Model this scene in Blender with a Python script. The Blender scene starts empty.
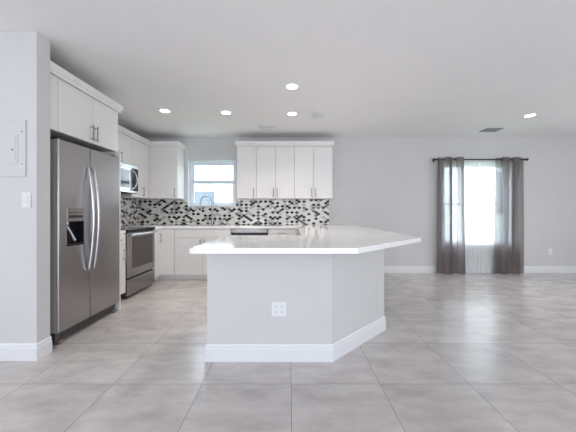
import bpy, bmesh, math, random
from mathutils import Vector, Matrix
random.seed(7)
S = bpy.context.scene
COL = S.collection

# ------------------------------------------------------------------ camera, sky, fill lights, exposure
cam_d = bpy.data.cameras.new('camera'); cam = bpy.data.objects.new('camera', cam_d); COL.objects.link(cam)
cam.location = (0, 0, 1.18); cam.rotation_euler = (math.pi/2, 0, 0)
cam_d.sensor_width = 36; cam_d.lens = 18
cam_d.shift_x = -1/576; cam_d.shift_y = -4/576
cam_d.clip_start = 0.05; cam_d.clip_end = 200
S.camera = cam

W = bpy.data.worlds.new('sky'); S.world = W; W.use_nodes = True
bg = W.node_tree.nodes['Background']
bg.inputs[0].default_value = (0.76, 0.87, 1.0, 1); bg.inputs[1].default_value = 9.0

def area(name, loc, rot, sx, sy, power, color):
    l = bpy.data.lights.new(name, 'AREA'); l.shape = 'RECTANGLE'; l.size = sx; l.size_y = sy
    l.energy = power; l.color = color
    o = bpy.data.objects.new(name, l); COL.objects.link(o); o.location = loc; o.rotation_euler = rot
    return o
# added fill panels imitating daylight from behind and beside the viewer, no openings built
area('fill_behind_viewer', (0.6, -3.42, 1.2), (math.radians(90), 0, 0), 5.6, 2.2, 143, (0.80, 0.885, 1.0))
area('fill_right', (6.78, 1.6, 1.4), (math.radians(90), 0, math.radians(90)), 3.0, 1.7, 58, (0.93, 0.96, 1.0))
area('fill_left', (-4.95, -0.6, 1.4), (math.radians(90), 0, math.radians(-90)), 2.6, 1.7, 48, (0.90, 0.93, 1.0))

S.view_settings.view_transform = 'Standard'; S.view_settings.look = 'None'
S.view_settings.gamma = 1; S.view_settings.use_curve_mapping = False
S.view_settings.exposure = 0.28
S.cycles.max_bounces = 10; S.cycles.diffuse_bounces = 6; S.cycles.transparent_max_bounces = 16
S.cycles.use_denoising = True; S.cycles.sample_clamp_indirect = 6
S.cycles.caustics_reflective = False; S.cycles.caustics_refractive = False

# ------------------------------------------------------------------ materials
def mat(name, color, rough=0.5, metal=0.0, noise=0.0, nscale=8.0, bump=0.0, bscale=60.0, stretch=None,
        emit=None, estr=0.0, coat=0.0, spec=0.5):
    m = bpy.data.materials.new(name); m.use_nodes = True; nt = m.node_tree; N = nt.nodes; L = nt.links
    b = N['Principled BSDF']; b.inputs['Roughness'].default_value = rough; b.inputs['Metallic'].default_value = metal
    b.inputs['Specular IOR Level'].default_value = spec; b.inputs['Coat Weight'].default_value = coat
    tc = N.new('ShaderNodeTexCoord'); mp = N.new('ShaderNodeMapping'); L.new(tc.outputs['Object'], mp.inputs['Vector'])
    if stretch: mp.inputs['Scale'].default_value = stretch
    n = N.new('ShaderNodeTexNoise'); n.inputs['Scale'].default_value = nscale; n.inputs['Detail'].default_value = 4
    L.new(mp.outputs[0], n.inputs['Vector'])
    r = N.new('ShaderNodeValToRGB'); r.color_ramp.elements[0].position = 0.3; r.color_ramp.elements[1].position = 0.7
    k = noise
    r.color_ramp.elements[0].color = (color[0]*(1-k), color[1]*(1-k), color[2]*(1-k), 1)
    r.color_ramp.elements[1].color = (min(1, color[0]*(1+k)), min(1, color[1]*(1+k)), min(1, color[2]*(1+k)), 1)
    L.new(n.outputs['Fac'], r.inputs['Fac']); L.new(r.outputs['Color'], b.inputs['Base Color'])
    if bump:
        n2 = N.new('ShaderNodeTexNoise'); n2.inputs['Scale'].default_value = bscale; L.new(mp.outputs[0], n2.inputs['Vector'])
        bp = N.new('ShaderNodeBump'); bp.inputs['Strength'].default_value = bump; bp.inputs['Distance'].default_value = 0.01
        L.new(n2.outputs['Fac'], bp.inputs['Height']); L.new(bp.outputs[0], b.inputs['Normal'])
    if emit:
        b.inputs['Emission Color'].default_value = (*emit, 1); b.inputs['Emission Strength'].default_value = estr
    return m

M = {}
M['wall'] = mat('wall_paint', (0.625, 0.62, 0.615), 0.75, noise=0.012, nscale=3, bump=0.06, bscale=120, spec=0.25)
M['ceiling'] = mat('ceiling_paint', (0.84, 0.83, 0.83), 0.9, noise=0.012, nscale=2, bump=0.25, bscale=45, spec=0.1)
M['trim'] = mat('trim_paint', (0.76, 0.77, 0.79), 0.4, noise=0.01)
M['cabinet'] = mat('cabinet_lacquer', (0.795, 0.775, 0.76), 0.38, noise=0.012, nscale=3)
M['carcass'] = mat('cabinet_carcass', (0.76, 0.745, 0.735), 0.5, noise=0.012)
M['quartz'] = mat('white_quartz', (0.93, 0.915, 0.905), 0.09, noise=0.02, nscale=14, spec=0.6)
M['steel'] = mat('brushed_steel', (0.42, 0.40, 0.395), 0.31, 1.0, noise=0.05, nscale=6, bump=0.02, bscale=40, stretch=(60, 60, 1))
M['steel_h'] = mat('brushed_steel_horizontal', (0.31, 0.29, 0.28), 0.27, 1.0, noise=0.05, nscale=6, bump=0.02, bscale=40, stretch=(1, 1, 60))
M['bright_steel'] = mat('satin_bright_steel', (0.62, 0.62, 0.64), 0.25, 1.0, noise=0.02)
M['chrome'] = mat('chrome', (0.30, 0.32, 0.36), 0.12, 1.0, noise=0.01)
M['handle'] = mat('brushed_nickel', (0.27, 0.26, 0.255), 0.3, 1.0, noise=0.02)
M['case'] = mat('dark_grey_case', (0.035, 0.035, 0.037), 0.45, noise=0.05)
M['doorside'] = mat('painted_door_edge', (0.42, 0.41, 0.40), 0.45, 0.1, noise=0.03)
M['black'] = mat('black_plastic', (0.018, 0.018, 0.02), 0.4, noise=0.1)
M['black_glass'] = mat('black_glass', (0.010, 0.011, 0.013), 0.12, noise=0.05, spec=0.12)
M['oven_glass'] = mat('oven_door_glass', (0.055, 0.036, 0.034), 0.18, noise=0.1, nscale=3)
M['mirror_glass'] = mat('reflective_door_glass', (0.06, 0.08, 0.10), 0.08, noise=0.05, spec=0.8, coat=0.2)
M['panel_grey'] = mat('dispenser_panel', (0.30, 0.27, 0.25), 0.35, 0.6, noise=0.03)
M['white_plastic'] = mat('white_plastic', (0.78, 0.79, 0.80), 0.35, noise=0.01)
M['wall_plate'] = mat('painted_wall_plate', (0.68, 0.68, 0.69), 0.4, noise=0.01)
M['grille'] = mat('dark_metal_grille', (0.14, 0.13, 0.125), 0.4, 0.6, noise=0.05)
M['slot'] = mat('outlet_slot', (0.16, 0.16, 0.17), 0.6, noise=0.05)
M['vinyl'] = mat('window_vinyl', (0.72, 0.77, 0.82), 0.4, noise=0.01)
M['vent_white'] = mat('vent_white', (0.78, 0.78, 0.78), 0.5, noise=0.02)
M['vent_dark'] = mat('vent_dark', (0.25, 0.28, 0.30), 0.5, 0.3, noise=0.08)
M['vent_hole'] = mat('vent_recess', (0.10, 0.10, 0.10), 0.8, noise=0.05)
M['rod'] = mat('curtain_rod_metal', (0.05, 0.05, 0.055), 0.35, 0.8, noise=0.05)
M['lens'] = mat('led_lens', (0.9, 0.9, 0.9), 0.5, noise=0.0, emit=(1.0, 0.98, 0.95), estr=9)
M['tile_black'] = mat('mosaic_black', (0.010, 0.010, 0.012), 0.3, noise=0.1, spec=0.25)
M['tile_dark'] = mat('mosaic_dark_grey', (0.13, 0.125, 0.12), 0.3, noise=0.1)
M['tile_mid'] = mat('mosaic_mid_grey', (0.46, 0.45, 0.43), 0.2, noise=0.06)
M['tile_white'] = mat('mosaic_white', (0.74, 0.72, 0.69), 0.15, noise=0.03)
M['grout'] = mat('mosaic_grout', (0.64, 0.62, 0.59), 0.8, noise=0.04)
M['stucco'] = mat('white_stucco', (0.80, 0.79, 0.78), 0.9, noise=0.03, bump=0.3, bscale=20)
M['far_glass'] = mat('far_window_glass', (0.075, 0.095, 0.115), 0.2, noise=0.1)
M['roof_tile'] = mat('roof_tile', (0.50, 0.46, 0.43), 0.8, noise=0.15, nscale=10)
M['lawn'] = mat('lawn', (0.30, 0.36, 0.22), 0.95, noise=0.25, nscale=30, bump=0.5)
M['fence'] = mat('grey_blue_fence', (0.30, 0.35, 0.40), 0.7, noise=0.06)

def floor_mat():
    m = bpy.data.materials.new('porcelain_floor_tile'); m.use_nodes = True; nt = m.node_tree; N = nt.nodes; L = nt.links
    b = N['Principled BSDF']; tc = N.new('ShaderNodeTexCoord')
    sep = N.new('ShaderNodeSeparateXYZ'); L.new(tc.outputs['Object'], sep.inputs[0])
    def math_(op, a, bb=None, c=None):
        n = N.new('ShaderNodeMath'); n.operation = op
        for i, v in enumerate((a, bb, c)):
            if v is None: continue
            if isinstance(v, (int, float)): n.inputs[i].default_value = v
            else: L.new(v, n.inputs[i])
        return n.outputs[0]
    s = 0.61
    u = math_('DIVIDE', math_('SUBTRACT', sep.outputs[0], 0.014), s)
    v = math_('DIVIDE', math_('SUBTRACT', sep.outputs[1], 1.976), s)
    def edge(t):
        f = math_('FRACT', t); return math_('MINIMUM', f, math_('SUBTRACT', 1.0, f))
    e = math_('MINIMUM', edge(u), edge(v))
    grout = math_('LESS_THAN', e, 0.0029)
    cell = N.new('ShaderNodeCombineXYZ'); L.new(math_('FLOOR', u), cell.inputs[0]); L.new(math_('FLOOR', v), cell.inputs[1])
    wn = N.new('ShaderNodeTexWhiteNoise'); wn.noise_dimensions = '3D'; L.new(cell.outputs[0], wn.inputs['Vector'])
    # per-tile offset so every tile has its own clouding
    off = N.new('ShaderNodeVectorMath'); off.operation = 'SCALE'; L.new(wn.outputs['Color'], off.inputs[0]); off.inputs['Scale'].default_value = 9
    add = N.new('ShaderNodeVectorMath'); add.operation = 'ADD'; L.new(tc.outputs['Object'], add.inputs[0]); L.new(off.outputs[0], add.inputs[1])
    mp = N.new('ShaderNodeMapping'); mp.inputs['Scale'].default_value = (0.8, 1.7, 1); L.new(add.outputs[0], mp.inputs['Vector'])
    n1 = N.new('ShaderNodeTexNoise'); n1.inputs['Scale'].default_value = 4.0; n1.inputs['Detail'].default_value = 8; n1.inputs['Roughness'].default_value = 0.62
    L.new(mp.outputs[0], n1.inputs['Vector'])
    r = N.new('ShaderNodeValToRGB'); els = r.color_ramp.elements
    els[0].position = 0.30; els[0].color = (0.455, 0.42, 0.405, 1)
    els[1].position = 0.72; els[1].color = (0.66, 0.62, 0.60, 1)
    L.new(n1.outputs['Fac'], r.inputs['Fac'])
    bright = math_('ADD', math_('MULTIPLY', wn.outputs['Value'], 0.08), 0.96)
    mul = N.new('ShaderNodeVectorMath'); mul.operation = 'SCALE'; L.new(r.outputs['Color'], mul.inputs[0]); L.new(bright, mul.inputs['Scale'])
    mix = N.new('ShaderNodeMix'); mix.data_type = 'RGBA'; L.new(grout, mix.inputs['Factor']); L.new(mul.outputs[0], mix.inputs[6])
    mix.inputs[7].default_value = (0.17, 0.16, 0.155, 1)
    L.new(mix.outputs[2], b.inputs['Base Color'])
    rr = math_('ADD', math_('MULTIPLY', n1.outputs['Fac'], 0.14), 0.14)
    rr2 = math_('ADD', rr, math_('MULTIPLY', grout, 0.5)); L.new(rr2, b.inputs['Roughness'])
    b.inputs['Specular IOR Level'].default_value = 0.55
    n2 = N.new('ShaderNodeTexNoise'); n2.inputs['Scale'].default_value = 5; n2.inputs['Detail'].default_value = 3; L.new(tc.outputs['Object'], n2.inputs['Vector'])
    h = math_('SUBTRACT', math_('MULTIPLY', n2.outputs['Fac'], 0.10), math_('MULTIPLY', grout, 0.12))
    bp = N.new('ShaderNodeBump'); bp.inputs['Strength'].default_value = 0.35; bp.inputs['Distance'].default_value = 0.012
    L.new(h, bp.inputs['Height']); L.new(bp.outputs[0], b.inputs['Normal'])
    return m
M['floor'] = floor_mat()

def fabric(name, color, trans_col, transparent, transl):
    m = bpy.data.materials.new(name); m.use_nodes = True; nt = m.node_tree; N = nt.nodes; L = nt.links
    N.remove(N['Principled BSDF']); out = N['Material Output']
    tc = N.new('ShaderNodeTexCoord'); mp = N.new('ShaderNodeMapping'); mp.inputs['Scale'].default_value = (60, 60, 4)
    L.new(tc.outputs['Object'], mp.inputs['Vector'])
    n = N.new('ShaderNodeTexNoise'); n.inputs['Scale'].default_value = 5; L.new(mp.outputs[0], n.inputs['Vector'])
    r = N.new('ShaderNodeValToRGB'); r.color_ramp.elements[0].color = (*[c*0.85 for c in color], 1); r.color_ramp.elements[1].color = (*[min(1, c*1.15) for c in color], 1)
    L.new(n.outputs['Fac'], r.inputs['Fac'])
    d = N.new('ShaderNodeBsdfDiffuse'); L.new(r.outputs['Color'], d.inputs['Color'])
    t = N.new('ShaderNodeBsdfTranslucent'); t.inputs['Color'].default_value = (*trans_col, 1)
    a = N.new('ShaderNodeMixShader'); a.inputs[0].default_value = transl; L.new(d.outputs[0], a.inputs[1]); L.new(t.outputs[0], a.inputs[2])
    tr = N.new('ShaderNodeBsdfTransparent'); f = N.new('ShaderNodeMixShader'); f.inputs[0].default_value = transparent
    L.new(a.outputs[0], f.inputs[1]); L.new(tr.outputs[0], f.inputs[2]); L.new(f.outputs[0], out.inputs['Surface'])
    return m
M['curtain'] = fabric('grey_taupe_curtain_fabric', (0.15, 0.115, 0.105), (0.50, 0.475, 0.49), 0.19, 0.48)
M['sheer'] = fabric('white_sheer_voile', (0.85, 0.87, 0.90), (0.85, 0.87, 0.9), 0.36, 0.30)

def glass():
    m = bpy.data.materials.new('window_glass'); m.use_nodes = True; nt = m.node_tree; N = nt.nodes; L = nt.links
    N.remove(N['Principled BSDF']); out = N['Material Output']
    tr = N.new('ShaderNodeBsdfTransparent'); tr.inputs['Color'].default_value = (0.955, 0.965, 0.97, 1)
    g = N.new('ShaderNodeBsdfGlossy'); g.inputs['Roughness'].default_value = 0.02
    f = N.new('ShaderNodeMixShader'); f.inputs[0].default_value = 0.06
    L.new(tr.outputs[0], f.inputs[1]); L.new(g.outputs[0], f.inputs[2]); L.new(f.outputs[0], out.inputs['Surface'])
    return m
M['glass'] = glass()

# ------------------------------------------------------------------ mesh helpers
class MB:
    """collects shapes, then links them as ONE mesh object"""
    def __init__(self): self.bm = bmesh.new(); self.mi = 0
    def _new(self, geom_faces):
        for f in geom_faces: f.material_index = self.mi
    def box(self, x0, x1, y0, y1, z0, z1, bev=0.0, seg=2):
        if x0 > x1: x0, x1 = x1, x0
        if y0 > y1: y0, y1 = y1, y0
        if z0 > z1: z0, z1 = z1, z0
        t = bmesh.new(); bmesh.ops.create_cube(t, size=1)
        for v in t.verts:
            v.co = Vector(((x0+x1)/2 + v.co.x*(x1-x0), (y0+y1)/2 + v.co.y*(y1-y0), (z0+z1)/2 + v.co.z*(z1-z0)))
        if bev > 0:
            bev = min(bev, 0.45*min(x1-x0, y1-y0, z1-z0))
            bmesh.ops.bevel(t, geom=list(t.edges), offset=bev, segments=seg, affect='EDGES', profile=0.5)
        self.merge(t); return self
    def merge(self, t, mtx=None):
        if mtx is not None: bmesh.ops.transform(t, matrix=mtx, verts=t.verts)
        for f in t.faces: f.material_index = self.mi
        me = bpy.data.meshes.new('tmp'); t.to_mesh(me); t.free(); self.bm.from_mesh(me); bpy.data.meshes.remove(me)
    def cyl(self, p0, p1, r, r2=None, seg=20, bev=0.0):
        p0, p1 = Vector(p0), Vector(p1); d = p1-p0
        t = bmesh.new(); bmesh.ops.create_cone(t, cap_ends=True, segments=seg, radius1=r, radius2=r if r2 is None else r2, depth=d.length)
        if bev: bmesh.ops.bevel(t, geom=[e for e in t.edges if abs(e.verts[0].co.z-e.verts[1].co.z) < 1e-6], offset=bev, segments=2, affect='EDGES')
        q = Vector((0, 0, 1)).rotation_difference(d.normalized()).to_matrix().to_4x4()
        self.merge(t, Matrix.Translation((p0+p1)/2) @ q); return self
    def sphere(self, c, r, sc=(1, 1, 1)):
        t = bmesh.new(); bmesh.ops.create_uvsphere(t, u_segments=20, v_segments=12, radius=r)
        self.merge(t, Matrix.Translation(c) @ Matrix.Diagonal((*sc, 1))); return self
    def tube(self, pts, r, seg=12, sx=1.0, sy=1.0):
        """swept round tube through pts (r may be a list)"""
        pts = [Vector(p) for p in pts]; n = len(pts); rings = []
        rs = r if isinstance(r, (list, tuple)) else [r]*n
        up = Vector((0.123, 0.2, 0.97)).normalized(); prev = None
        for i, p in enumerate(pts):
            tdir = (pts[min(i+1, n-1)]-pts[max(i-1, 0)]).normalized()
            a = (prev - tdir*prev.dot(tdir)) if prev is not None else (up - tdir*up.dot(tdir))
            if a.length < 1e-4: a = tdir.orthogonal()
            a.normalize(); prev = a; b = tdir.cross(a)
            rings.append([self.bm.verts.new(p + (a*math.cos(2*math.pi*k/seg)*sx + b*math.sin(2*math.pi*k/seg)*sy)*rs[i]) for k in range(seg)])
        fs = []
        for i in range(n-1):
            for k in range(seg):
                fs.append(self.bm.faces.new((rings[i][k], rings[i][(k+1) % seg], rings[i+1][(k+1) % seg], rings[i+1][k])))
        fs.append(self.bm.faces.new(rings[0][::-1])); fs.append(self.bm.faces.new(rings[-1])); self._new(fs); return self
    def torus(self, c, R, r, axis='x', seg=24):
        pts = []
        t = bmesh.new(); rings = []
        for i in range(seg):
            a = 2*math.pi*i/seg; ring = []
            for k in range(8):
                b = 2*math.pi*k/8; rr = R + r*math.cos(b); h = r*math.sin(b)
                u, v = rr*math.cos(a), rr*math.sin(a)
                co = {'x': (h, u, v), 'y': (u, h, v), 'z': (u, v, h)}[axis]
                ring.append(t.verts.new(Vector(co)))
            rings.append(ring)
        for i in range(seg):
            for k in range(8):
                t.faces.new((rings[i][k], rings[(i+1) % seg][k], rings[(i+1) % seg][(k+1) % 8], rings[i][(k+1) % 8]))
        bmesh.ops.recalc_face_normals(t, faces=t.faces)
        self.merge(t, Matrix.Translation(c)); return self
    def prism(self, loops, z0, z1, frame='z', bev=0.0):
        """extrude a polygon (outer loop then holes). frame 'z': (x,y) up z; 'y': (x,z) along y; 'x': (y,z) along x"""
        t = bmesh.new(); edges = []
        for lp in loops:
            vs = [t.verts.new((p[0], p[1], 0)) for p in lp]
            edges += [t.edges.new((vs[i], vs[(i+1) % len(vs)])) for i in range(len(vs))]
        bmesh.ops.triangle_fill(t, use_beauty=True, use_dissolve=False, edges=edges)
        bmesh.ops.dissolve_limit(t, angle_limit=0.01, verts=t.verts, edges=t.edges) if len(loops) == 1 else None
        ret = bmesh.ops.extrude_face_region(t, geom=list(t.faces))
        vs = [g for g in ret['geom'] if isinstance(g, bmesh.types.BMVert)]
        for v in t.verts: v.co.z = z0
        for v in vs: v.co.z = z1
        if bev:
            es = [e for e in t.edges if len(e.link_faces) == 2 and e.calc_face_angle(0) > 0.5]
            bmesh.ops.recalc_face_normals(t, faces=t.faces)
            bmesh.ops.bevel(t, geom=es, offset=bev, segments=2, affect='EDGES')
        if frame == 'y':
            for v in t.verts: v.co = Vector((v.co.x, v.co.z, v.co.y))
        elif frame == 'x':
            for v in t.verts: v.co = Vector((v.co.z, v.co.x, v.co.y))
        bmesh.ops.recalc_face_normals(t, faces=t.faces)
        self.merge(t); return self
    def build(self, name, material, parent=None, smooth=False):
        me = bpy.data.meshes.new(name)
        bmesh.ops.recalc_face_normals(self.bm, faces=self.bm.faces)
        self.bm.to_mesh(me); self.bm.free()
        for m in (material if isinstance(material, (list, tuple)) else [material]): me.materials.append(m)
        if smooth:
            for p in me.polygons: p.use_smooth = True
            me.set_sharp_from_angle(angle=math.radians(40))
        o = bpy.data.objects.new(name, me); COL.objects.link(o)
        if parent is not None: o.parent = parent
        return o

def thing(name, label, cat, loc=(0, 0, 0), rz=0.0, group=None):
    o = bpy.data.objects.new(name, None); COL.objects.link(o); o.empty_display_size = 0.1
    o.location = loc; o.rotation_euler = (0, 0, rz); o['label'] = label; o['category'] = cat
    if group: o['group'] = group
    return o
def tag(o, label, cat, group=None):
    o['label'] = label; o['category'] = cat
    if group: o['group'] = group
    return o
def struct(o, label, cat):
    o['kind'] = 'structure'; o['label'] = label; o['category'] = cat; return o
def copy_tree(o, parent=None):
    c = o.copy(); COL.objects.link(c); c.parent = parent
    for ch in [x for x in bpy.data.objects if x.parent == o]: copy_tree(ch, c)
    return c

HC = 2.62          # ceiling height
YB = 5.57          # back wall
XL = -2.88         # kitchen left wall
KW = (-1.95, -1.025, 1.285, 2.185)   # kitchen window x0 x1 z0 z1
RW = (3.00, 4.30, 0.54, 2.13)        # room window

# ------------------------------------------------------------------ the setting
o = MB().box(-5.2, 7.0, -3.7, YB+0.3, -0.12, 0).build('floor', M['floor']); struct(o, 'glossy grey beige porcelain floor tiles in a square grid', 'floor')
o = MB().box(-5.2, 7.0, -3.7, YB+0.3, HC, HC+0.12).build('ceiling', M['ceiling']); struct(o, 'flat pale grey textured ceiling over kitchen and room', 'ceiling')
b = MB(); b.prism([[(XL-0.15, 0), (7.0, 0), (7.0, HC), (XL-0.15, HC)],
                   [(KW[0], KW[2]), (KW[1], KW[2]), (KW[1], KW[3]), (KW[0], KW[3])],
                   [(RW[0], RW[2]), (RW[1], RW[2]), (RW[1], RW[3]), (RW[0], RW[3])]], YB, YB+0.2, 'y')
struct(b.build('wall_back', M['wall']), 'light grey back wall behind the kitchen and curtained window', 'wall')
struct(MB().box(XL-0.15, XL, 2.43, YB, 0, HC).build('wall_left', M['wall']), 'light grey kitchen wall behind refrigerator and range', 'wall')
struct(MB().box(-5.2, -2.012, 2.295, 2.43, 0, HC, 0.004).build('wall_front_left', M['wall']), 'pale grey wall end beside the refrigerator with breaker box', 'wall')
struct(MB().box(6.85, 7.0, -3.7, YB, 0, HC).build('wall_right', M['wall']), 'light grey right wall of the room outside the view', 'wall')
struct(MB().box(-5.2, -5.02, -3.7, 2.295, 0, HC).build('wall_far_left', M['wall']), 'light grey far left wall behind the viewer', 'wall')
struct(MB().box(-5.02, 6.85, -3.7, -3.5, 0, HC).build('wall_behind', M['wall']), 'light grey wall behind the viewer', 'wall')

def baseboard(name, pts, label, h=0.135):
    """profiled baseboard along a polyline whose room side is on the right of travel"""
    prof = [(0.0, 0.0), (0.016, 0.0), (0.016, h*0.72), (0.011, h*0.76), (0.011, h*0.90), (0.004, h), (0.0, h)]
    bm = bmesh.new(); rings = []
    P = [Vector((p[0], p[1])) for p in pts]
    for i, p in enumerate(P):
        ns = []
        if i > 0: d = (P[i]-P[i-1]).normalized(); ns.append(Vector((d.y, -d.x)))
        if i < len(P)-1: d = (P[i+1]-P[i]).normalized(); ns.append(Vector((d.y, -d.x)))
        n = sum(ns, Vector((0, 0))).normalized(); k = 1/max(0.3, n.dot(ns[0]))
        rings.append([bm.verts.new((p.x+n.x*k*(a+0.0005), p.y+n.y*k*(a+0.0005), z+0.0005)) for a, z in prof])
    for i in range(len(P)-1):
        for k in range(len(prof)):
            k2 = (k+1) % len(prof)
            bm.faces.new((rings[i][k], rings[i][k2], rings[i+1][k2], rings[i+1][k]))
    bm.faces.new(rings[0]); bm.faces.new(rings[-1][::-1])
    m = MB(); m.merge(bm); return m.build(name, M['trim'])
struct(baseboard('baseboard_back', [(0.98, YB), (6.85, YB)], ''), 'white baseboard along the back wall under the curtains', 'baseboard')
struct(baseboard('baseboard_left', [(-5.02, 2.295), (-2.012, 2.295), (-2.012, 2.428)], ''), 'white baseboard wrapping the wall end beside the refrigerator', 'baseboard')

def window(name, x0, x1, z0, z1, zmid, label, sill):
    root = thing(name, label, 'window', ((x0+x1)/2, YB+0.12, z0)); root['kind'] = 'structure'
    cx, cy, cz = root.location
    def L(mb, nm, mt, par=root): return mb.build(nm, mt, par)
    hw = (x1-x0)/2; H = z1-z0; f = 0.030
    m = MB(); g = 0.001
    m.prism([[(-hw+g, g), (hw-g, g), (hw-g, H-g), (-hw+g, H-g)], [(-hw+f, f), (hw-f, f), (hw-f, H-f), (-hw+f, H-f)]], -0.03, 0.04, 'y')
    L(m, 'window_frame', M['vinyl'])
    zm = zmid-z0
    for nm, a, b_, yy in (('lower_sash', f, zm+(0.033 if x1 < 0 else 0.017), -0.022), ('upper_sash', zm-(0.033 if x1 < 0 else 0.017), H-f, 0.008)):
        s = 0.052 if x1 < 0 else 0.034
        m = MB(); m.prism([[(-hw+f, a), (hw-f, a), (hw-f, b_), (-hw+f, b_)], [(-hw+f+s, a+s), (hw-f-s, a+s), (hw-f-s, b_-s), (-hw+f+s, b_-s)]], yy, yy+0.026, 'y')
        so = L(m, nm, M['vinyl'])
        L(MB().box(-hw+f+s, hw-f-s, yy+0.010, yy+0.015, a+s, b_-s), 'window_pane', M['glass'], so)
    # sill board
    m = MB().box(-hw+g if not sill else -hw+g, hw-g, -0.12-(0.022 if sill else 0.0), -0.031, 0.001, 0.019, 0.003)
    L(m, 'window_sill', M['trim'])
    return root
window('window_1', *KW, 1.768, 'white framed kitchen window above the sink', True)
window('window_2', *RW, 1.33, 'tall white framed window behind the grey curtains and white sheer', True)

# ------------------------------------------------------------------ outside
struct(MB().box(-30, 40, YB+0.35, 60, -0.25, -0.15).build('ground', M['lawn']), 'lawn outside beyond the windows', 'ground')
def house(x0, x1, y, h, wins, label):
    root = thing('neighbor_house', label, 'house', ((x0+x1)/2, y, -0.15)); hw = (x1-x0)/2
    MB().box(-hw, hw, 0, 6, 0, h).build('house_wall', M['stucco'], root)
    m = MB(); m.prism([[(-0.6, h), (6.6, h), (3, h+1.6)]], -hw-0.5, hw+0.5, 'x'); m.build('roof', M['roof_tile'], root)
    for (a, b_, z0, z1) in wins:
        a -= root.location.x; b_ -= root.location.x; z0 += 0.15; z1 += 0.15
        m = MB(); m.prism([[(a-.08, z0-.08), (b_+.08, z0-.08), (b_+.08, z1+.08), (a-.08, z1+.08)], [(a, z0), (b_, z0), (b_, z1), (a, z1)]], -0.06, -0.001, 'y')
        if b_-a > 0.99: m.box((a+b_)/2-.03, (a+b_)/2+.03, -0.05, -0.005, z0, z1)
        fr = m.build('house_window', M['vinyl'], root)
        MB().box(a+.001, b_-.001, -0.03, -0.002, z0, z1).build('window_pane', M['far_glass'], fr)
    return root
house(-8.5, 1.5, 11.0, 3.9, [(-3.80, -2.82, 0.9, 1.95)], 'white stucco house seen through the kitchen window')
house(4.2, 14.5, 12.5, 5.2, [(7.75, 8.35, 1.1, 2.9), (8.95, 9.45, 1.1, 2.9), (10.6, 11.6, 1.1, 2.9)], 'white stucco house faintly seen through the white sheer curtain')

# ------------------------------------------------------------------ cabinets (built facing -Y, turned by rz)
def bar_handle(par, x, z0, z1, horizontal=False, mat_=None, so=0.032, r=0.0055):
    m = MB()
    if horizontal:
        m.cyl((x-(z1-z0)/2, -so, (z0+z1)/2), (x+(z1-z0)/2, -so, (z0+z1)/2), r, bev=0.0015)
        for k in (-1, 1): m.cyl((x+k*((z1-z0)/2-0.02), 0, (z0+z1)/2), (x+k*((z1-z0)/2-0.02), -so, (z0+z1)/2), r*0.85)
    else:
        m.cyl((x, -so, z0), (x, -so, z1), r, bev=0.0015)
        for zz in (z0+0.02, z1-0.02): m.cyl((x, 0, zz), (x, -so, zz), r*0.85)
    return m.build('handle', mat_ or M['handle'], par, smooth=True)
G = 0.0028
def door(root, x0, x1, z0, z1, hx=None, hz=None, name='door'):
    """slab front; its own origin at the hinge-side bottom so handles sit in local coordinates"""
    d = MB().box(x0+G, x1-G, -0.020, -0.001, z0+G, z1-G, 0.002).build(name, M['cabinet'], root)
    if hx is not None:
        h = bar_handle(d, hx, hz[0], hz[1]); h.location = (0, -0.020, 0)
    return d
def drawer(root, x0, x1, z0, z1, hl=0.16):
    d = MB().box(x0+G, x1-G, -0.020, -0.001, z0+G, z1-G, 0.002).build('drawer', M['cabinet'], root)
    if hl:
        zc = (z0+z1)/2; h = bar_handle(d, (x0+x1)/2, zc-hl/2, zc+hl/2, horizontal=True); h.location = (0, -0.020, 0)
    return d
PI2 = math.pi/2
UB, UT = 1.427, 2.37

def upper(loc, rz, w, depth, fronts, label, zb=UB, zt=UT, fill=None, group='white upper cabinets'):
    root = thing('upper_cabinet', label, 'cabinet', (loc[0], loc[1], zb), rz, group)
    H = zt-zb
    MB().box(0.0005, w-0.0005, 0, depth, 0, H+0.02, 0.001).build('cabinet_body', M['carcass'], root)
    for (a, b_, hx) in fronts: door(root, a, b_, -0.003, H, hx, (0.022, 0.185) if hx is not None else None)
    if fill: 
        MB().box(fill[0]+G, fill[1]-0.001, -0.018, -0.001, -0.002, H, 0.001).build('filler_strip', M['cabinet'], root)
    return root
dep = 0.322
# right of the window, five doors
yf = YB-0.335
X = [-0.945, -0.592, -0.245, 0.100, 0.446, 0.790]
upper((X[0], yf, 0), 0, X[1]-X[0], dep, [(0, X[1]-X[0], X[1]-X[0]-0.045)], 'narrow single-door white wall cabinet just right of the kitchen window')
w2 = X[3]-X[1]
upper((X[1], yf, 0), 0, w2, dep, [(0, w2/2, w2/2-0.035), (w2/2, w2, w2/2+0.035)], 'two-door white wall cabinet in the middle of the run right of the window')
w3 = X[5]-X[3]
upper((X[3], yf, 0), 0, w3, dep, [(0, w3/2, w3/2-0.035), (w3/2, w3, w3/2+0.035)], 'two-door white wall cabinet at the right end of the upper run')
# left of the window
upper((-2.535, yf, 0), 0, 0.515, dep, [(0.0, 0.515, 0.470)], 'single-door white wall cabinet in the corner just left of the kitchen window')
# left wall uppers (face +X)
XF = -2.555
upper((XF, 4.63, 0), PI2, 0.604, 0.318, [(0, 0.40, 0.345)], 'white corner wall cabinet on the left wall between microwave and corner', fill=(0.40, 0.585))
upper((XF, 3.865, 0), PI2, 0.762, 0.318, [(0, 0.400, 0.360), (0.400, 0.762, 0.455)], 'short two-door white wall cabinet above the microwave', zb=1.905)
upper((XF, 3.478, 0), PI2, 0.385, 0.318, [(0, 0.385, 0.345)], 'narrow white wall cabinet between the refrigerator cabinet and microwave')
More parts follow.
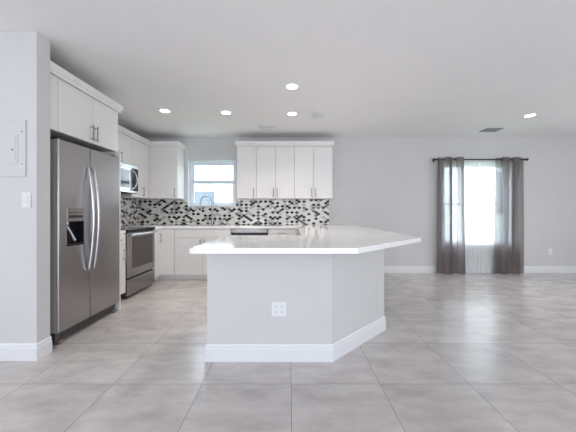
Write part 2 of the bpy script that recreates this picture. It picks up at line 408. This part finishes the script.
# over the refrigerator
fc = thing('refrigerator_cabinet', 'deep white two-door cabinet above the stainless refrigerator', 'cabinet', (-2.065, 2.434, 1.895), PI2, 'white upper cabinets')
MB().box(0, 1.016, 0, 0.80, 0, 0.49, 0.001).build('cabinet_body', M['carcass'], fc)
MB().box(0.0, 0.115, -0.018, -0.001, 0, 0.475, 0.001).build('filler_strip', M['cabinet'], fc)
door(fc, 0.117, 0.567, -0.002, 0.475, 0.535, (0.022, 0.182)); door(fc, 0.567, 1.016, -0.002, 0.475, 0.599, (0.022, 0.182))
tag(MB().box(-2.862, -2.030, 3.4515, 3.4715, 0.001, 1.893, 0.001).build('end_panel', M['cabinet']), 'tall thin white panel closing the far side of the refrigerator', 'panel')

def crown(pts, label, zt=2.462, h=0.088):
    prof = [(0.0, 0.0), (0.012, 0.0), (0.012, h*0.30), (0.026, h*0.38), (0.026, h), (0.0, h)]
    m = MB(); bm = bmesh.new(); rings = []; P = [Vector(p) for p in pts]
    for i, p in enumerate(P):
        ns = []
        if i > 0: d = (P[i]-P[i-1]).normalized(); ns.append(Vector((d.y, -d.x)))
        if i < len(P)-1: d = (P[i+1]-P[i]).normalized(); ns.append(Vector((d.y, -d.x)))
        n = sum(ns, Vector((0, 0))).normalized(); k = 1/max(0.3, n.dot(ns[0]))
        # board 20 mm thick: inner side sits behind the door plane
        rings.append([bm.verts.new((p.x+n.x*k*a, p.y+n.y*k*a, zt-h+z)) for a, z in prof])
    for i in range(len(P)-1):
        for k in range(len(prof)):
            k2 = (k+1) % len(prof); bm.faces.new((rings[i][k], rings[i][k2], rings[i+1][k2], rings[i+1][k]))
    bm.faces.new(rings[0]); bm.faces.new(rings[-1][::-1]); m.merge(bm)
    return tag(m.build('crown_molding', M['cabinet']), label, 'molding')
# room side on the right of travel
crown([(X[0]-0.001, YB-0.002), (X[0]-0.001, yf-0.022), (X[5]+0.001, yf-0.022), (X[5]+0.001, YB-0.002)], 'white crown molding on the cabinets right of the kitchen window')
crown([(-2.531, 3.474), (-2.531, yf-0.022), (-2.019, yf-0.022), (-2.019, YB-0.002)], 'white crown molding running round the corner cabinets left of the window')
crown([(-2.043, 2.434), (-2.043, 3.471), (-2.500, 3.471)], 'white crown molding on the cabinet over the refrigerator')

# base cabinets
BT = 0.895
def base(loc, rz, w, depth, label, sink=False):
    root = thing('base_cabinet', label, 'cabinet', loc, rz, 'white base cabinets')
    if sink:     # open-topped carcass so the bowl hangs free
        m = MB().box(0.0005, w-0.0005, 0, depth, 0.10, 0.118).box(0.0005, 0.0185, 0, depth, 0.118, BT).box(w-0.0185, w-0.0005, 0, depth, 0.118, BT)
        m.box(0.0185, w-0.0185, depth-0.01, depth, 0.118, BT).box(0.0185, w-0.0185, 0, 0.018, 0.118, BT).build('cabinet_body', M['carcass'], root)
    else: MB().box(0.0005, w-0.0005, 0, depth, 0.10, BT, 0.001).build('cabinet_body', M['carcass'], root)
    MB().box(0.0005, w-0.0005, 0.06, 0.075, 0.001, 0.0995).build('toe_kick', M['cabinet'], root)
    return root
yb = 4.95; bd = 0.60
XB = -2.212
# back run: blind corner front, sink base, dishwasher, drawer base
r = base((-2.209, yb, 0), 0, 0.246, bd, 'plain white corner cabinet front at left end of the back run')
MB().box(0.004, 0.244, -0.020, -0.001, 0.102, 0.889, 0.002).build('door', M['cabinet'], r)
r = base((-1.962, yb, 0), 0, 0.965, bd, 'white two-door sink cabinet below the kitchen window', sink=True)
MB().box(G, 0.965-G, -0.020, -0.001, 0.745+G, 0.889, 0.002).build('false_drawer_front', M['cabinet'], r)
door(r, 0, 0.4825, 0.10, 0.745, 0.4475, (0.57, 0.715)); door(r, 0.4825, 0.965, 0.10, 0.745, 0.5175, (0.57, 0.715))
r = base((-0.357, yb, 0), 0, 0.485, bd, 'white drawer cabinet right of the dishwasher')
drawer(r, 0, 0.485, 0.744, 0.889); drawer(r, 0, 0.485, 0.42, 0.744); drawer(r, 0, 0.485, 0.10, 0.42)
MB().box(0.487, 0.523, -0.018, 0.30, 0.10, 0.893).build('filler_strip', M['cabinet'], r)
# left wall
r = base((XB, 4.662, 0), PI2, 0.284, bd, 'narrow white cabinet between the range and the corner')
door(r, 0, 0.245, 0.10, 0.889, 0.200, (0.66, 0.82)); MB().box(0.2845, 0.363, 0.06, 0.075, 0.001, 0.0995).box(0.348, 0.363, -0.002, 0.0595, 0.001, 0.0995).build('toe_kick_return', M['cabinet'], r)
MB().box(0.247, 0.2835, -0.018, -0.001, 0.10, 0.889).build('filler_strip', M['cabinet'], r)
r = base((XB, 3.474, 0), PI2, 0.392, bd, 'narrow white cabinet between refrigerator panel and range')
drawer(r, 0, 0.392, 0.744, 0.889, 0.13); door(r, 0, 0.392, 0.10, 0.744, 0.345, (0.53, 0.69))

# dishwasher
dw = thing('dishwasher', 'stainless dishwasher under the worktop right of the sink', 'dishwasher', (-0.994, yb, 0))
MB().box(0.004, 0.630, 0.0, 0.57, 0.10, 0.889).build('dishwasher_body', M['case'], dw)
MB().box(0.006, 0.628, -0.022, -0.001, 0.11, 0.783, 0.004).build('door', M['steel_h'], dw)
m = MB().box(0.006, 0.628, -0.030, -0.001, 0.825, 0.889, 0.004); cp = m.build('control_panel', M['steel_h'], dw)
m = MB()
for k in range(7): m.box(0.20+k*0.035, 0.222+k*0.035, -0.0315, -0.0300, 0.838, 0.846)
m.build('button_row', M['black'], cp)
MB().box(0.010, 0.624, -0.012, -0.001, 0.784, 0.824).build('pocket_grip', M['black'], dw)
MB().box(0.006, 0.628, 0.06, 0.075, 0.001, 0.0995).build('toe_kick', M['black'], dw)

# ------------------------------------------------------------------ peninsula base and worktops
pen = thing('kitchen_peninsula', 'pale grey angled peninsula base carrying the white worktop in the centre', 'kitchen peninsula', (0, 0, 0))
PP = [(-0.648, 3.00), (-0.648, 2.281), (0.340, 2.281), (0.958, 2.899), (0.958, YB-0.001), (0.172, YB-0.001), (0.172, 3.00)]
MB().prism([PP], 0.0005, BT, 'z').build('base_wall', M['wall'], pen)
bb = baseboard('baseboard', [(-0.648, 3.00), (-0.648, 2.281), (0.340, 2.281), (0.958, 2.899), (0.958, YB-0.02)], ''); bb.parent = pen
m = MB().prism([[(-2.878, YB-0.001), (-2.878, 4.660), (-2.192, 4.660), (-2.192, 4.915), (0.140, 4.915), (0.140, 3.035), (-0.674, 3.035),
                 (-0.674, 1.953), (0.466, 1.953), (1.253, 2.740), (1.253, YB-0.001)],
                [(-1.86, 5.04), (-1.12, 5.04), (-1.12, 5.42), (-1.86, 5.42)]], 0.897, 0.935, 'z', bev=0.002)
tag(m.build('worktop', M['quartz']), 'long white quartz worktop over the back cabinets and angled peninsula', 'countertop')
m = MB().box(-2.878, -2.192, 3.474, 3.868, 0.897, 0.935, 0.002)
tag(m.build('worktop', M['quartz']), 'short white quartz worktop between refrigerator and range', 'countertop')

# sink
sk = thing('kitchen_sink', 'stainless undermount sink in the worktop below the window', 'sink', (-1.49, 5.23, 0.895))
m = MB(); t = 0.004
m.box(-0.366, 0.366, -0.186, 0.186, -0.20, -0.196); m.box(-0.368, -0.364, -0.186, 0.186, -0.20, 0.030); m.box(0.364, 0.368, -0.186, 0.186, -0.20, 0.030)
m.box(-0.366, 0.366, -0.188, -0.184, -0.20, 0.030); m.box(-0.366, 0.366, 0.184, 0.188, -0.20, 0.030)
m.build('basin', M['bright_steel'], sk); MB().cyl((0, 0, -0.196), (0, 0, -0.191), 0.045, bev=0.001).build('drain', M['chrome'], sk)
# faucet
fa = thing('kitchen_faucet', 'tall chrome gooseneck faucet in front of the kitchen window', 'faucet', (-1.465, 5.485, 0.9355))
MB().cyl((0, 0, 0), (0, 0, 0.012), 0.030, 0.026, bev=0.002).cyl((0, 0, 0.012), (0, 0, 0.10), 0.019, bev=0.001).build('faucet_base', M['chrome'], fa, True)
pts = [(0, 0, 0.10), (0, 0, 0.25), (0, 0, 0.447)]
R = 0.10
for k in range(1, 17):
    a = math.pi*k/16; q = R-R*math.cos(a); pts.append((-q*0.93, -q*0.37, 0.447+R*math.sin(a)))
pts += [(-0.186, -0.074, 0.40), (-0.186, -0.074, 0.36)]
MB().tube(pts, 0.0115, 14).build('spout', M['chrome'], fa, True)
MB().cyl((-0.186, -0.074, 0.36), (-0.186, -0.074, 0.26), 0.0165, 0.014, bev=0.002).build('spray_head', M['chrome'], fa, True)
MB().cyl((0.015, 0, 0.065), (0.045, 0, 0.065), 0.013, bev=0.002).tube([(0.045, 0, 0.065), (0.06, -0.005, 0.075), (0.085, -0.01, 0.12)], [0.008, 0.007, 0.005]).build('lever', M['chrome'], fa, True)

# ------------------------------------------------------------------ mosaic backsplash
def clip(poly, x0, x1, z0, z1):
    def c(ps, ax, lim, keep_gt):
        out = []
        for i in range(len(ps)):
            p, q = ps[i-1], ps[i]; pin = (p[ax] > lim) == keep_gt; qin = (q[ax] > lim) == keep_gt
            if pin != qin:
                t = (lim-p[ax])/(q[ax]-p[ax]); out.append((p[0]+t*(q[0]-p[0]), p[1]+t*(q[1]-p[1])))
            if qin: out.append(q)
        return out
    for ax, lim, k in ((0, x0, True), (0, x1, False), (1, z0, True), (1, z1, False)):
        poly = c(poly, ax, lim, k)
        if len(poly) < 3: return []
    return poly
def mosaic(label, rects, tf, seed):
    """rects in (u0,u1,z0,z1); tf maps (u, z, out) to a point"""
    rnd = random.Random(seed); bm = bmesh.new(); dark = set()
    for (u0, u1, z0, z1) in rects:      # grout bed
        q = [bm.verts.new(tf(*p)) for p in ((u0, z0, .0), (u1, z0, .0), (u1, z1, .0), (u0, z1, .0), (u0, z0, .004), (u1, z0, .004), (u1, z1, .004), (u0, z1, .004))]
        for f in ((0, 1, 2, 3), (4, 5, 6, 7), (0, 1, 5, 4), (1, 2, 6, 5), (2, 3, 7, 6), (3, 0, 4, 7)): bm.faces.new([q[i] for i in f]).material_index = 0
    P, H = 0.0930, 0.0600; Wd, F = 0.070, 0.030; g = 0.0052
    umin = min(r_[0] for r_ in rects)-P; umax = max(r_[1] for r_ in rects)+P
    colr = {}
    nu = int((umax-umin)/(P/2))+2
    for i in range(nu):
        for j in range(20):
            cu = umin+i*P/2; cz = 0.90+j*H+(H/2 if i % 2 else 0)
            k = rnd.random(); mi = 1 if k < 0.50 else 2 if k < 0.59 else 3 if k < 0.70 else 4
            nb = sum(q in dark for q in ((i, j-1), (i-1, j), (i-1, j+1 if i % 2 else j-1)))
            if mi == 1 and rnd.random() < (0.0, 0.62, 0.95, 1.0)[nb]: mi = rnd.choice((3, 4, 4))
            if mi == 1: dark.add((i, j))
            w, f, h = 0.0375, 0.0165, 0.0225
            hexa = [(cu-w, cz), (cu-f, cz-h), (cu+f, cz-h), (cu+w, cz), (cu+f, cz+h), (cu-f, cz+h)]
            for (u0, u1, z0, z1) in rects:
                pl = clip(hexa, u0, u1, z0, z1)
                if len(pl) < 3: continue
                a = [bm.verts.new(tf(p[0], p[1], 0.0041)) for p in pl]; b_ = [bm.verts.new(tf(p[0]*0.97+cu*0.03, p[1]*0.97+cz*0.03, 0.0065)) for p in pl]
                bm.faces.new(b_).material_index = mi
                for n in range(len(pl)):
                    bm.faces.new((a[n], a[(n+1) % len(pl)], b_[(n+1) % len(pl)], b_[n])).material_index = mi
    bmesh.ops.recalc_face_normals(bm, faces=bm.faces)
    me = bpy.data.meshes.new('mosaic_backsplash'); bm.to_mesh(me); bm.free()
    for k in ('grout', 'tile_black', 'tile_dark', 'tile_mid', 'tile_white'): me.materials.append(M[k])
    o = bpy.data.objects.new('mosaic_backsplash', me); COL.objects.link(o); return tag(o, label, 'backsplash')
mosaic('black, grey and white hexagon mosaic on the back wall below window and cabinets',
       [(XL+0.009, KW[0], 0.9365, 1.425), (KW[0], KW[1], 0.9365, KW[2]-0.012), (KW[1], 0.775, 0.9365, 1.425)],
       lambda u, z, o_: (u, YB-0.0008-o_, z), 3)
mosaic('black, grey and white hexagon mosaic on the left wall behind the range',
       [(3.475, YB-0.002, 0.9365, 1.425)], lambda u, z, o_: (XL+0.0008+o_, u, z), 5)

# ------------------------------------------------------------------ refrigerator (front faces +X)
fr = thing('refrigerator', 'tall stainless side-by-side refrigerator with ice dispenser beside the wall end', 'refrigerator', (-2.02, 2.525, 0), PI2)
# local: x = along the wall (0..0.90), -y = towards the room, z up; y=0 is the outer door face
FW, FT = 0.912, 1.822
MB().box(0.006, FW-0.006, 0.075, 0.80, 0.035, 1.80, 0.004).build('refrigerator_body', M['case'], fr)
MB().box(0.385, 0.425, 0.066, 0.0748, 0.115, 1.81).build('gasket_gap_shade', M['black'], fr)  # black gasket strip behind the split, keeps the gap between doors dark
def fdoor(x0, x1, rl, rr):
    n = 6
    def arc(r_): return [(r_-r_*math.sin(math.pi/2*k/n), r_-r_*math.cos(math.pi/2*k/n)) for k in range(n+1)]
    left = [(x0+p[0], p[1]) for p in arc(rl)]; right = [(x1-p[0], p[1]) for p in reversed(arc(rr))]
    poly = [(x0, 0.070)]+left[::-1]+right[::-1]+[(x1, 0.070)]
    m = MB(); m.prism([poly], 0.115, FT, 'z'); return m
split = 0.405
def cut(bm_obj, boxes):
    c = MB()
    for b_ in boxes: c.box(*b_)
    co = c.build('cutter', M['black'])
    md = bm_obj.modifiers.new('b', 'BOOLEAN'); md.operation = 'DIFFERENCE'; md.object = co; md.solver = 'EXACT'
    par, bm_obj.parent = bm_obj.parent, None
    dg = bpy.context.evaluated_depsgraph_get(); me = bpy.data.meshes.new_from_object(bm_obj.evaluated_get(dg))
    bm_obj.modifiers.clear(); bm_obj.data = me; bm_obj.parent = par
    bpy.data.objects.remove(co)
DX0, DX1 = 0.095, 0.310
f1 = fdoor(0.0, split-0.006, 0.014, 0.003).build('freezer_door', M['steel'], fr); 
cut(f1, [(DX0, DX1, -0.02, 0.062, 0.865, 1.215)])
for p in f1.data.polygons: p.use_smooth = False
f2 = fdoor(split+0.006, FW, 0.003, 0.014).build('refrigerator_door', M['steel'], fr)
# satin side of the near door edge
MB().box(-0.0012, 0.0, 0.018, 0.069, 0.116, FT-0.001).build('door_edge', M['doorside'], f1)
MB().box(split+0.0045, split+0.0058, 0.0035, 0.069, 0.116, FT-0.001).build('gasket_gap_shade', M['black'], f2)  # black plate on the far door's side, paints the shade of the gap
# dispenser
m = MB().box(DX0, DX1, -0.003, 0.03, 1.092, 1.215, 0.003); dp = m.build('dispenser_control_panel', M['panel_grey'], f1)
m = MB().box(DX0+0.02, DX1-0.02, -0.0042, -0.0030, 1.125, 1.150)
for k in range(5): m.box(DX0+0.025+k*0.033, DX0+0.045+k*0.033, -0.0042, -0.0030, 1.170, 1.180)
m.build('button_row', M['black'], dp)
m = MB().box(DX0+.0005, DX0+0.006, 0.0, 0.060, 0.866, 1.091).box(DX1-0.006, DX1-.0005, 0.0, 0.060, 0.866, 1.091).box(DX0+.006, DX1-0.006, 0.055, 0.060, 0.866, 1.091)
m.box(DX0+.006, DX1-.006, 0.0, 0.060, 0.866, 0.876); m.build('dispenser_recess', M['black_glass'], f1)
MB().tube([(DX0+0.050, 0.045, 1.06), (DX0+0.080, 0.030, 1.00), (DX0+0.120, 0.014, 0.91)], [0.012, 0.011, 0.014], sx=1.0, sy=0.5).build('ice_lever', M['bright_steel'], f1, True)
MB().cyl((DX0+0.04, 0.03, 1.091), (DX0+0.04, 0.03, 1.062), 0.012).build('water_spout', M['bright_steel'], f1, True)
MB().box(DX0+0.012, DX1-0.012, -0.004, 0.05, 0.877, 0.883, 0.002).build('drip_tray', M['case'], f1)
def fhandle(par, x):
    pts = []; n = 22
    for k in range(n+1):
        t = k/n; z = 0.60+1.02*t; bow = -0.013-0.050*(math.sin(math.pi*t)**0.8)
        pts.append((x, bow, z))
    pts = [(x, -0.001, 0.60)]+pts+[(x, -0.001, 1.62)]
    return MB().tube(pts, 0.0135, 14, sx=1.0, sy=0.9).build('handle', M['bright_steel'], par, True)
fhandle(f1, split-0.048); fhandle(f2, split+0.028)
m = MB().box(0.02, FW-0.02, 0.045, 0.075, 0.022, 0.105, 0.004)
gr = m.build('kick_grille', M['grille'], fr)
m = MB()
for k in range(4): m.box(0.06, FW-0.06, 0.0435, 0.0455, 0.038+k*0.016, 0.044+k*0.016)
m.build('grille_slots', M['black'], gr)
for x in (0.03, FW-0.07):
    MB().box(x, x+0.045, 0.02, 0.09, 0.001, 0.035, 0.004).build('foot', M['panel_grey'], fr)
for x in (0.02, FW-0.08):
    MB().box(x, x+0.06, 0.03, 0.14, 1.8225, 1.845, 0.006).build('hinge_cover', M['case'], fr)
m = MB().cyl((0.80, -0.0005, 1.735), (0.80, -0.002, 1.735), 0.014, seg=24); m.build('badge', M['bright_steel'], f2)

# ------------------------------------------------------------------ range (front faces +X)
rg = thing('range', 'stainless slide-in electric range with black glass top on the left wall', 'stove', (-2.172, 3.876, 0), PI2)
RWd = 0.778
MB().box(0.004, RWd-0.004, 0.035, 0.66, 0.04, 0.895, 0.002).build('range_body', M['case'], rg)
m = MB().box(0.0, RWd, -0.012, 0.675, 0.898, 0.940, 0.006); ck = m.build('cooktop', M['black_glass'], rg)
for (x, y, r_) in ((0.20, 0.17, 0.095), (0.56, 0.17, 0.115), (0.20, 0.47, 0.075), (0.56, 0.47, 0.085)): MB().torus((x, y, 0.9404), r_, 0.0012, 'z', 32).build('burner_ring', M['tile_mid'], ck)
od = MB().box(0.002, RWd-0.002, -0.004, 0.034, 0.283, 0.892, 0.006).build('oven_door', M['steel_h'], rg)
MB().box(0.110, RWd-0.075, -0.0065, -0.0040, 0.395, 0.832, 0.002).build('oven_window', M['oven_glass'], od)
m = MB().tube([(0.03, -0.052, 0.868), (0.20, -0.062, 0.868), (0.38, -0.065, 0.868), (0.56, -0.062, 0.868), (RWd-0.03, -0.052, 0.868)], 0.0155, 14)
for x in (0.055, RWd-0.055): m.box(x-0.014, x+0.014, -0.055, -0.003, 0.857, 0.879, 0.003)
m.build('handle', M['bright_steel'], od, True)
MB().box(0.002, RWd-0.002, -0.004, 0.034, 0.040, 0.263, 0.006).build('storage_drawer', M['steel_h'], rg)
for x in (0.03, RWd-0.07): MB().cyl((x+0.02, 0.09, 0.001), (x+0.02, 0.09, 0.04), 0.016).build('foot', M['black'], rg)

# ------------------------------------------------------------------ microwave (front faces +X)
mw = thing('microwave', 'over-the-range stainless microwave mounted under the short cabinet', 'microwave', (-2.42, 3.868, 1.475), PI2)
MH = 0.425
MB().box(0, 0.756, 0.030, 0.455, 0, MH, 0.002).build('microwave_body', M['case'], mw)
md = MB().box(0.001, 0.565, 0.0, 0.029, 0.035, MH-0.045, 0.004).build('door', M['bright_steel'], mw)
MB().box(0.040, 0.500, -0.002, 0.0, 0.068, MH-0.085, 0.002).build('window', M['mirror_glass'], md)
MB().box(0.001, 0.755, 0.0, 0.029, MH-0.044, MH-0.001, 0.004).build('vent_strip', M['bright_steel'], mw)
MB().box(0.001, 0.755, 0.0, 0.029, 0.001, 0.034, 0.004).build('bottom_strip', M['bright_steel'], mw)
cp = MB().box(0.567, 0.755, 0.0, 0.029, 0.036, MH-0.046, 0.003).build('control_panel', M['black_glass'], mw)
m = MB()
for i in range(3):
    for j in range(5): m.box(0.655+i*0.028, 0.673+i*0.028, -0.001, 0.0, 0.06+j*0.035, 0.078+j*0.035)
m.build('keypad', M['case'], cp)
pts = []
for k in range(15):
    t = k/14; s = math.sin(math.pi*t); pts.append((0.555+0.075*s**0.8, -0.004-0.045*s**0.5, 0.05+0.30*t))
MB().tube(pts, 0.011, 12).build('handle', M['bright_steel'], md, True)

# ------------------------------------------------------------------ curtains
rod = thing('curtain_rod', 'thin dark metal curtain rod above the window', 'curtain rod', (3.62, 5.445, 2.172))
MB().cyl((-0.84, 0, 0), (0.84, 0, 0), 0.0125).build('pole', M['rod'], rod, True)
for s in (-1, 1):
    MB().cyl((s*0.84, 0, 0), (s*0.865, 0, 0), 0.018, bev=0.002).sphere((s*0.882, 0, 0), 0.025).build('finial', M['rod'], rod, True)
    MB().box(s*0.83-0.006, s*0.83+0.006, 0, 0.120, -0.006, 0.006).box(s*0.83-0.014, s*0.83+0.014, 0.112, 0.1245, -0.035, 0.035, 0.002).cyl((s*0.83-.006, 0, 0), (s*0.83+.006, 0, 0), 0.017).build('bracket', M['rod'], rod)

def panel(name, cx, wt, wb, zt, zb, y0, amp, folds, label, mt, rnd, ph=0.0, ampb=None, skew=0.0, nx=150, nz=40, pinch=0.0, hf=0.0):
    root = thing(name, label, 'curtain', (cx, y0, 0.0))
    bm = bmesh.new(); V = []
    jit = [rnd.uniform(-0.5, 0.5) for _ in range(8)]
    for j in range(nz+1):
        t = j/nz; z = zt+(zb-zt)*t; w = wt+(wb-wt)*t**1.2; row = []
        a = amp+((ampb or amp)-amp)*t
        for i in range(nx+1):
            u = i/nx
            ang = 2*math.pi*folds*u+ph
            low = sum(jit[k]*math.sin((k+1)*2.1*u*math.pi+k) for k in range(4))*0.16*t
            y = a*math.sin(ang+low*1.6)+hf*math.sin(ang*4.3+low*2)*(0.3+0.7*t)+0.007*math.sin(ang*2.3+3*t)*t
            x = (u-0.5)*w+(pinch*math.sin(2*ang+low))+skew*t
            row.append(bm.verts.new((x, y, z)))
        V.append(row)
    for j in range(nz):
        for i in range(nx): bm.faces.new((V[j][i], V[j][i+1], V[j+1][i+1], V[j+1][i]))
    me = bpy.data.meshes.new('fabric'); bm.to_mesh(me); bm.free(); me.materials.append(mt)
    for p in me.polygons: p.use_smooth = True
    f = bpy.data.objects.new('fabric', me); COL.objects.link(f); f.parent = root
    return root
rnd = random.Random(4)
for cx, wt, wb, skew, lab, ph in ((3.075, 0.50, 0.57, 0.005, 'left grey taupe grommet curtain hanging beside the white sheer', -0.3),
                              (4.195, 0.46, 0.52, -0.02, 'right grey taupe grommet curtain hanging beside the white sheer', 1.0)):
    r = panel('curtain', cx, wt, wb, 2.215, 0.012, 5.445, 0.048, 2.25, lab, M['curtain'], rnd, ph, 0.046, skew, pinch=-0.036, hf=0.007)
    r['group'] = 'grey grommet curtains'
    for k in range(0, 7):
        u = (k*math.pi-ph)/(2*math.pi*2.25)
        if 0.01 < u < 0.99:
            MB().torus(((u-0.5)*wt, 0, 2.172), 0.024, 0.0045, 'x').build('grommet', M['chrome'], r, True)
panel('sheer_curtain', 3.72, 0.98, 0.72, 2.150, 0.006, 5.531, 0.007, 9, 'white translucent sheer curtain hanging between the grey curtains', M['sheer'], rnd, 0.0, 0.009, -0.02)

# ------------------------------------------------------------------ ceiling fittings
def downlight(x, y, label):
    r = thing('recessed_light', label, 'ceiling light', (x*1.014, y*1.014, HC-0.0005), 0, 'recessed ceiling lights')
    m = MB().torus((0, 0, -0.003), 0.068, 0.006, 'z', 32); m.build('trim_ring', M['white_plastic'], r, True)
    MB().cyl((0, 0, -0.008), (0, 0, -0.001), 0.062, seg=32).build('lens', M['lens'], r)
    l = bpy.data.lights.new('lamp', 'AREA'); l.shape = 'DISK'; l.size = 0.14; l.energy = 4.3; l.color = (1.0, 0.925, 0.85); l.spread = math.radians(125)
    lo = bpy.data.objects.new('lamp', l); COL.objects.link(lo); lo.parent = r; lo.location = (0, 0, -0.012)
    return r
downlight(0.035, 3.25, 'round recessed light nearest the viewer, above the peninsula')
downlight(0.045, 4.15, 'round recessed light behind the nearest one, beside the square vent')
downlight(-0.895, 4.10, 'round recessed light in front of the kitchen window, middle of the back row')
downlight(-1.735, 4.03, 'round recessed light nearest the range and left cabinets')
downlight(3.53, 4.22, 'round recessed light on the right in front of the curtained window')

def vent(x, y, w, d, frame_m, slat_m, label, n, across=True):
    r = thing('ceiling_vent', label, 'air vent', (x*1.014, y*1.014, HC-0.0005))
    m = MB(); f = 0.022
    m.prism([[(-w/2, -d/2), (w/2, -d/2), (w/2, d/2), (-w/2, d/2)], [(-w/2+f, -d/2+f), (w/2-f, -d/2+f), (w/2-f, d/2-f), (-w/2+f, d/2-f)]], -0.010, -0.001, 'z')
    m.build('vent_frame', frame_m, r)
    MB().box(-w/2+f, w/2-f, -d/2+f, d/2-f, -0.003, -0.001).build('vent_backing', M['vent_hole'], r)
    for k in range(n):
        if across:
            yy = -d/2+f+(d-2*f)*(k+0.5)/n; MB().box(-w/2+f, w/2-f, yy-0.0055, yy+0.0055, -0.0095, -0.004).build('slat', slat_m, r)
        else:
            xx = -w/2+f+(w-2*f)*(k+0.5)/n; MB().box(xx-0.0055, xx+0.0055, -d/2+f, d/2-f, -0.0095, -0.004).build('slat', slat_m, r)
vent(-0.365, 4.79, 0.34, 0.11, M['vent_white'], M['vent_white'], 'narrow white slotted vent in the ceiling before the upper cabinets', 2)
vent(0.425, 4.20, 0.21, 0.26, M['vent_white'], M['vent_white'], 'square white ceiling vent right of the recessed lights', 10)
vent(3.49, 4.97, 0.28, 0.21, M['vent_dark'], M['vent_dark'], 'dark grey slatted ceiling vent before the curtained window', 9)

# ------------------------------------------------------------------ electrical
ep = thing('breaker_box', 'white breaker box cover on the left wall end above the light switch', 'breaker box', (-2.298, 2.295, 1.46))
MB().box(-0.205, 0.205, -0.010, -0.001, 0, 0.45, 0.003).build('cover_plate', M['wall'], ep)
pd = MB().box(-0.175, 0.148, -0.014, -0.0105, 0.10, 0.335, 0.002).build('door', M['wall'], ep)
MB().box(0.086, 0.134, -0.0165, -0.0145, 0.125, 0.310, 0.001).build('latch_plate', M['wall'], pd)
MB().box(0.104, 0.116, -0.0190, -0.0170, 0.205, 0.220, 0.001).build('latch', M['slot'], pd)
for x in (-0.18, 0.18):
    for z in (0.10, 0.36): MB().cyl((x, -0.0100, z), (x, -0.0130, z), 0.006, seg=14).build('screw', M['handle'], ep)

sw = thing('light_switch', 'white single light switch on the wall end below the breaker box', 'light switch', (-2.09, 2.2945, 1.275))
MB().box(-0.037, 0.037, -0.0065, -0.0005, -0.062, 0.062, 0.003).build('wall_plate', M['wall_plate'], sw)
MB().box(-0.016, 0.016, -0.0095, -0.0065, -0.033, 0.033, 0.002).build('rocker', M['wall_plate'], sw)

def outlet(loc, rz, gangs, label, w1=0.072):
    r = thing('electrical_outlet', label, 'electrical outlet', loc, rz, 'electrical outlets')
    w = w1+(gangs-1)*0.046
    MB().box(-w/2, w/2, -0.0065, -0.0005, -0.058, 0.058, 0.003).build('wall_plate', M['white_plastic'], r)
    for g_ in range(gangs):
        cx = (g_-(gangs-1)/2)*0.050
        for cz in (-0.022, 0.022):
            s = MB().box(cx-0.0165, cx+0.0165, -0.0085, -0.0065, cz-0.014, cz+0.014, 0.003).build('socket', M['white_plastic'], r)
            MB().box(cx-0.008, cx-0.0055, -0.0095, -0.0085, cz-0.001, cz+0.008).box(cx+0.0055, cx+0.008, -0.0095, -0.0085, cz-0.001, cz+0.008).cyl((cx, -0.0085, cz-0.007), (cx, -0.0095, cz-0.007), 0.003, seg=10).build('slots', M['slot'], s)
    return r
outlet((-0.078, 2.2805, 0.412), 0, 2, 'white double outlet low on the front of the peninsula')
outlet((5.05, YB-0.0005, 0.41), 0, 1, 'white outlet low on the back wall right of the curtains')
outlet((-2.605, YB-0.0085, 1.205), 0, 1, 'white outlet set in the mosaic left of the kitchen window')
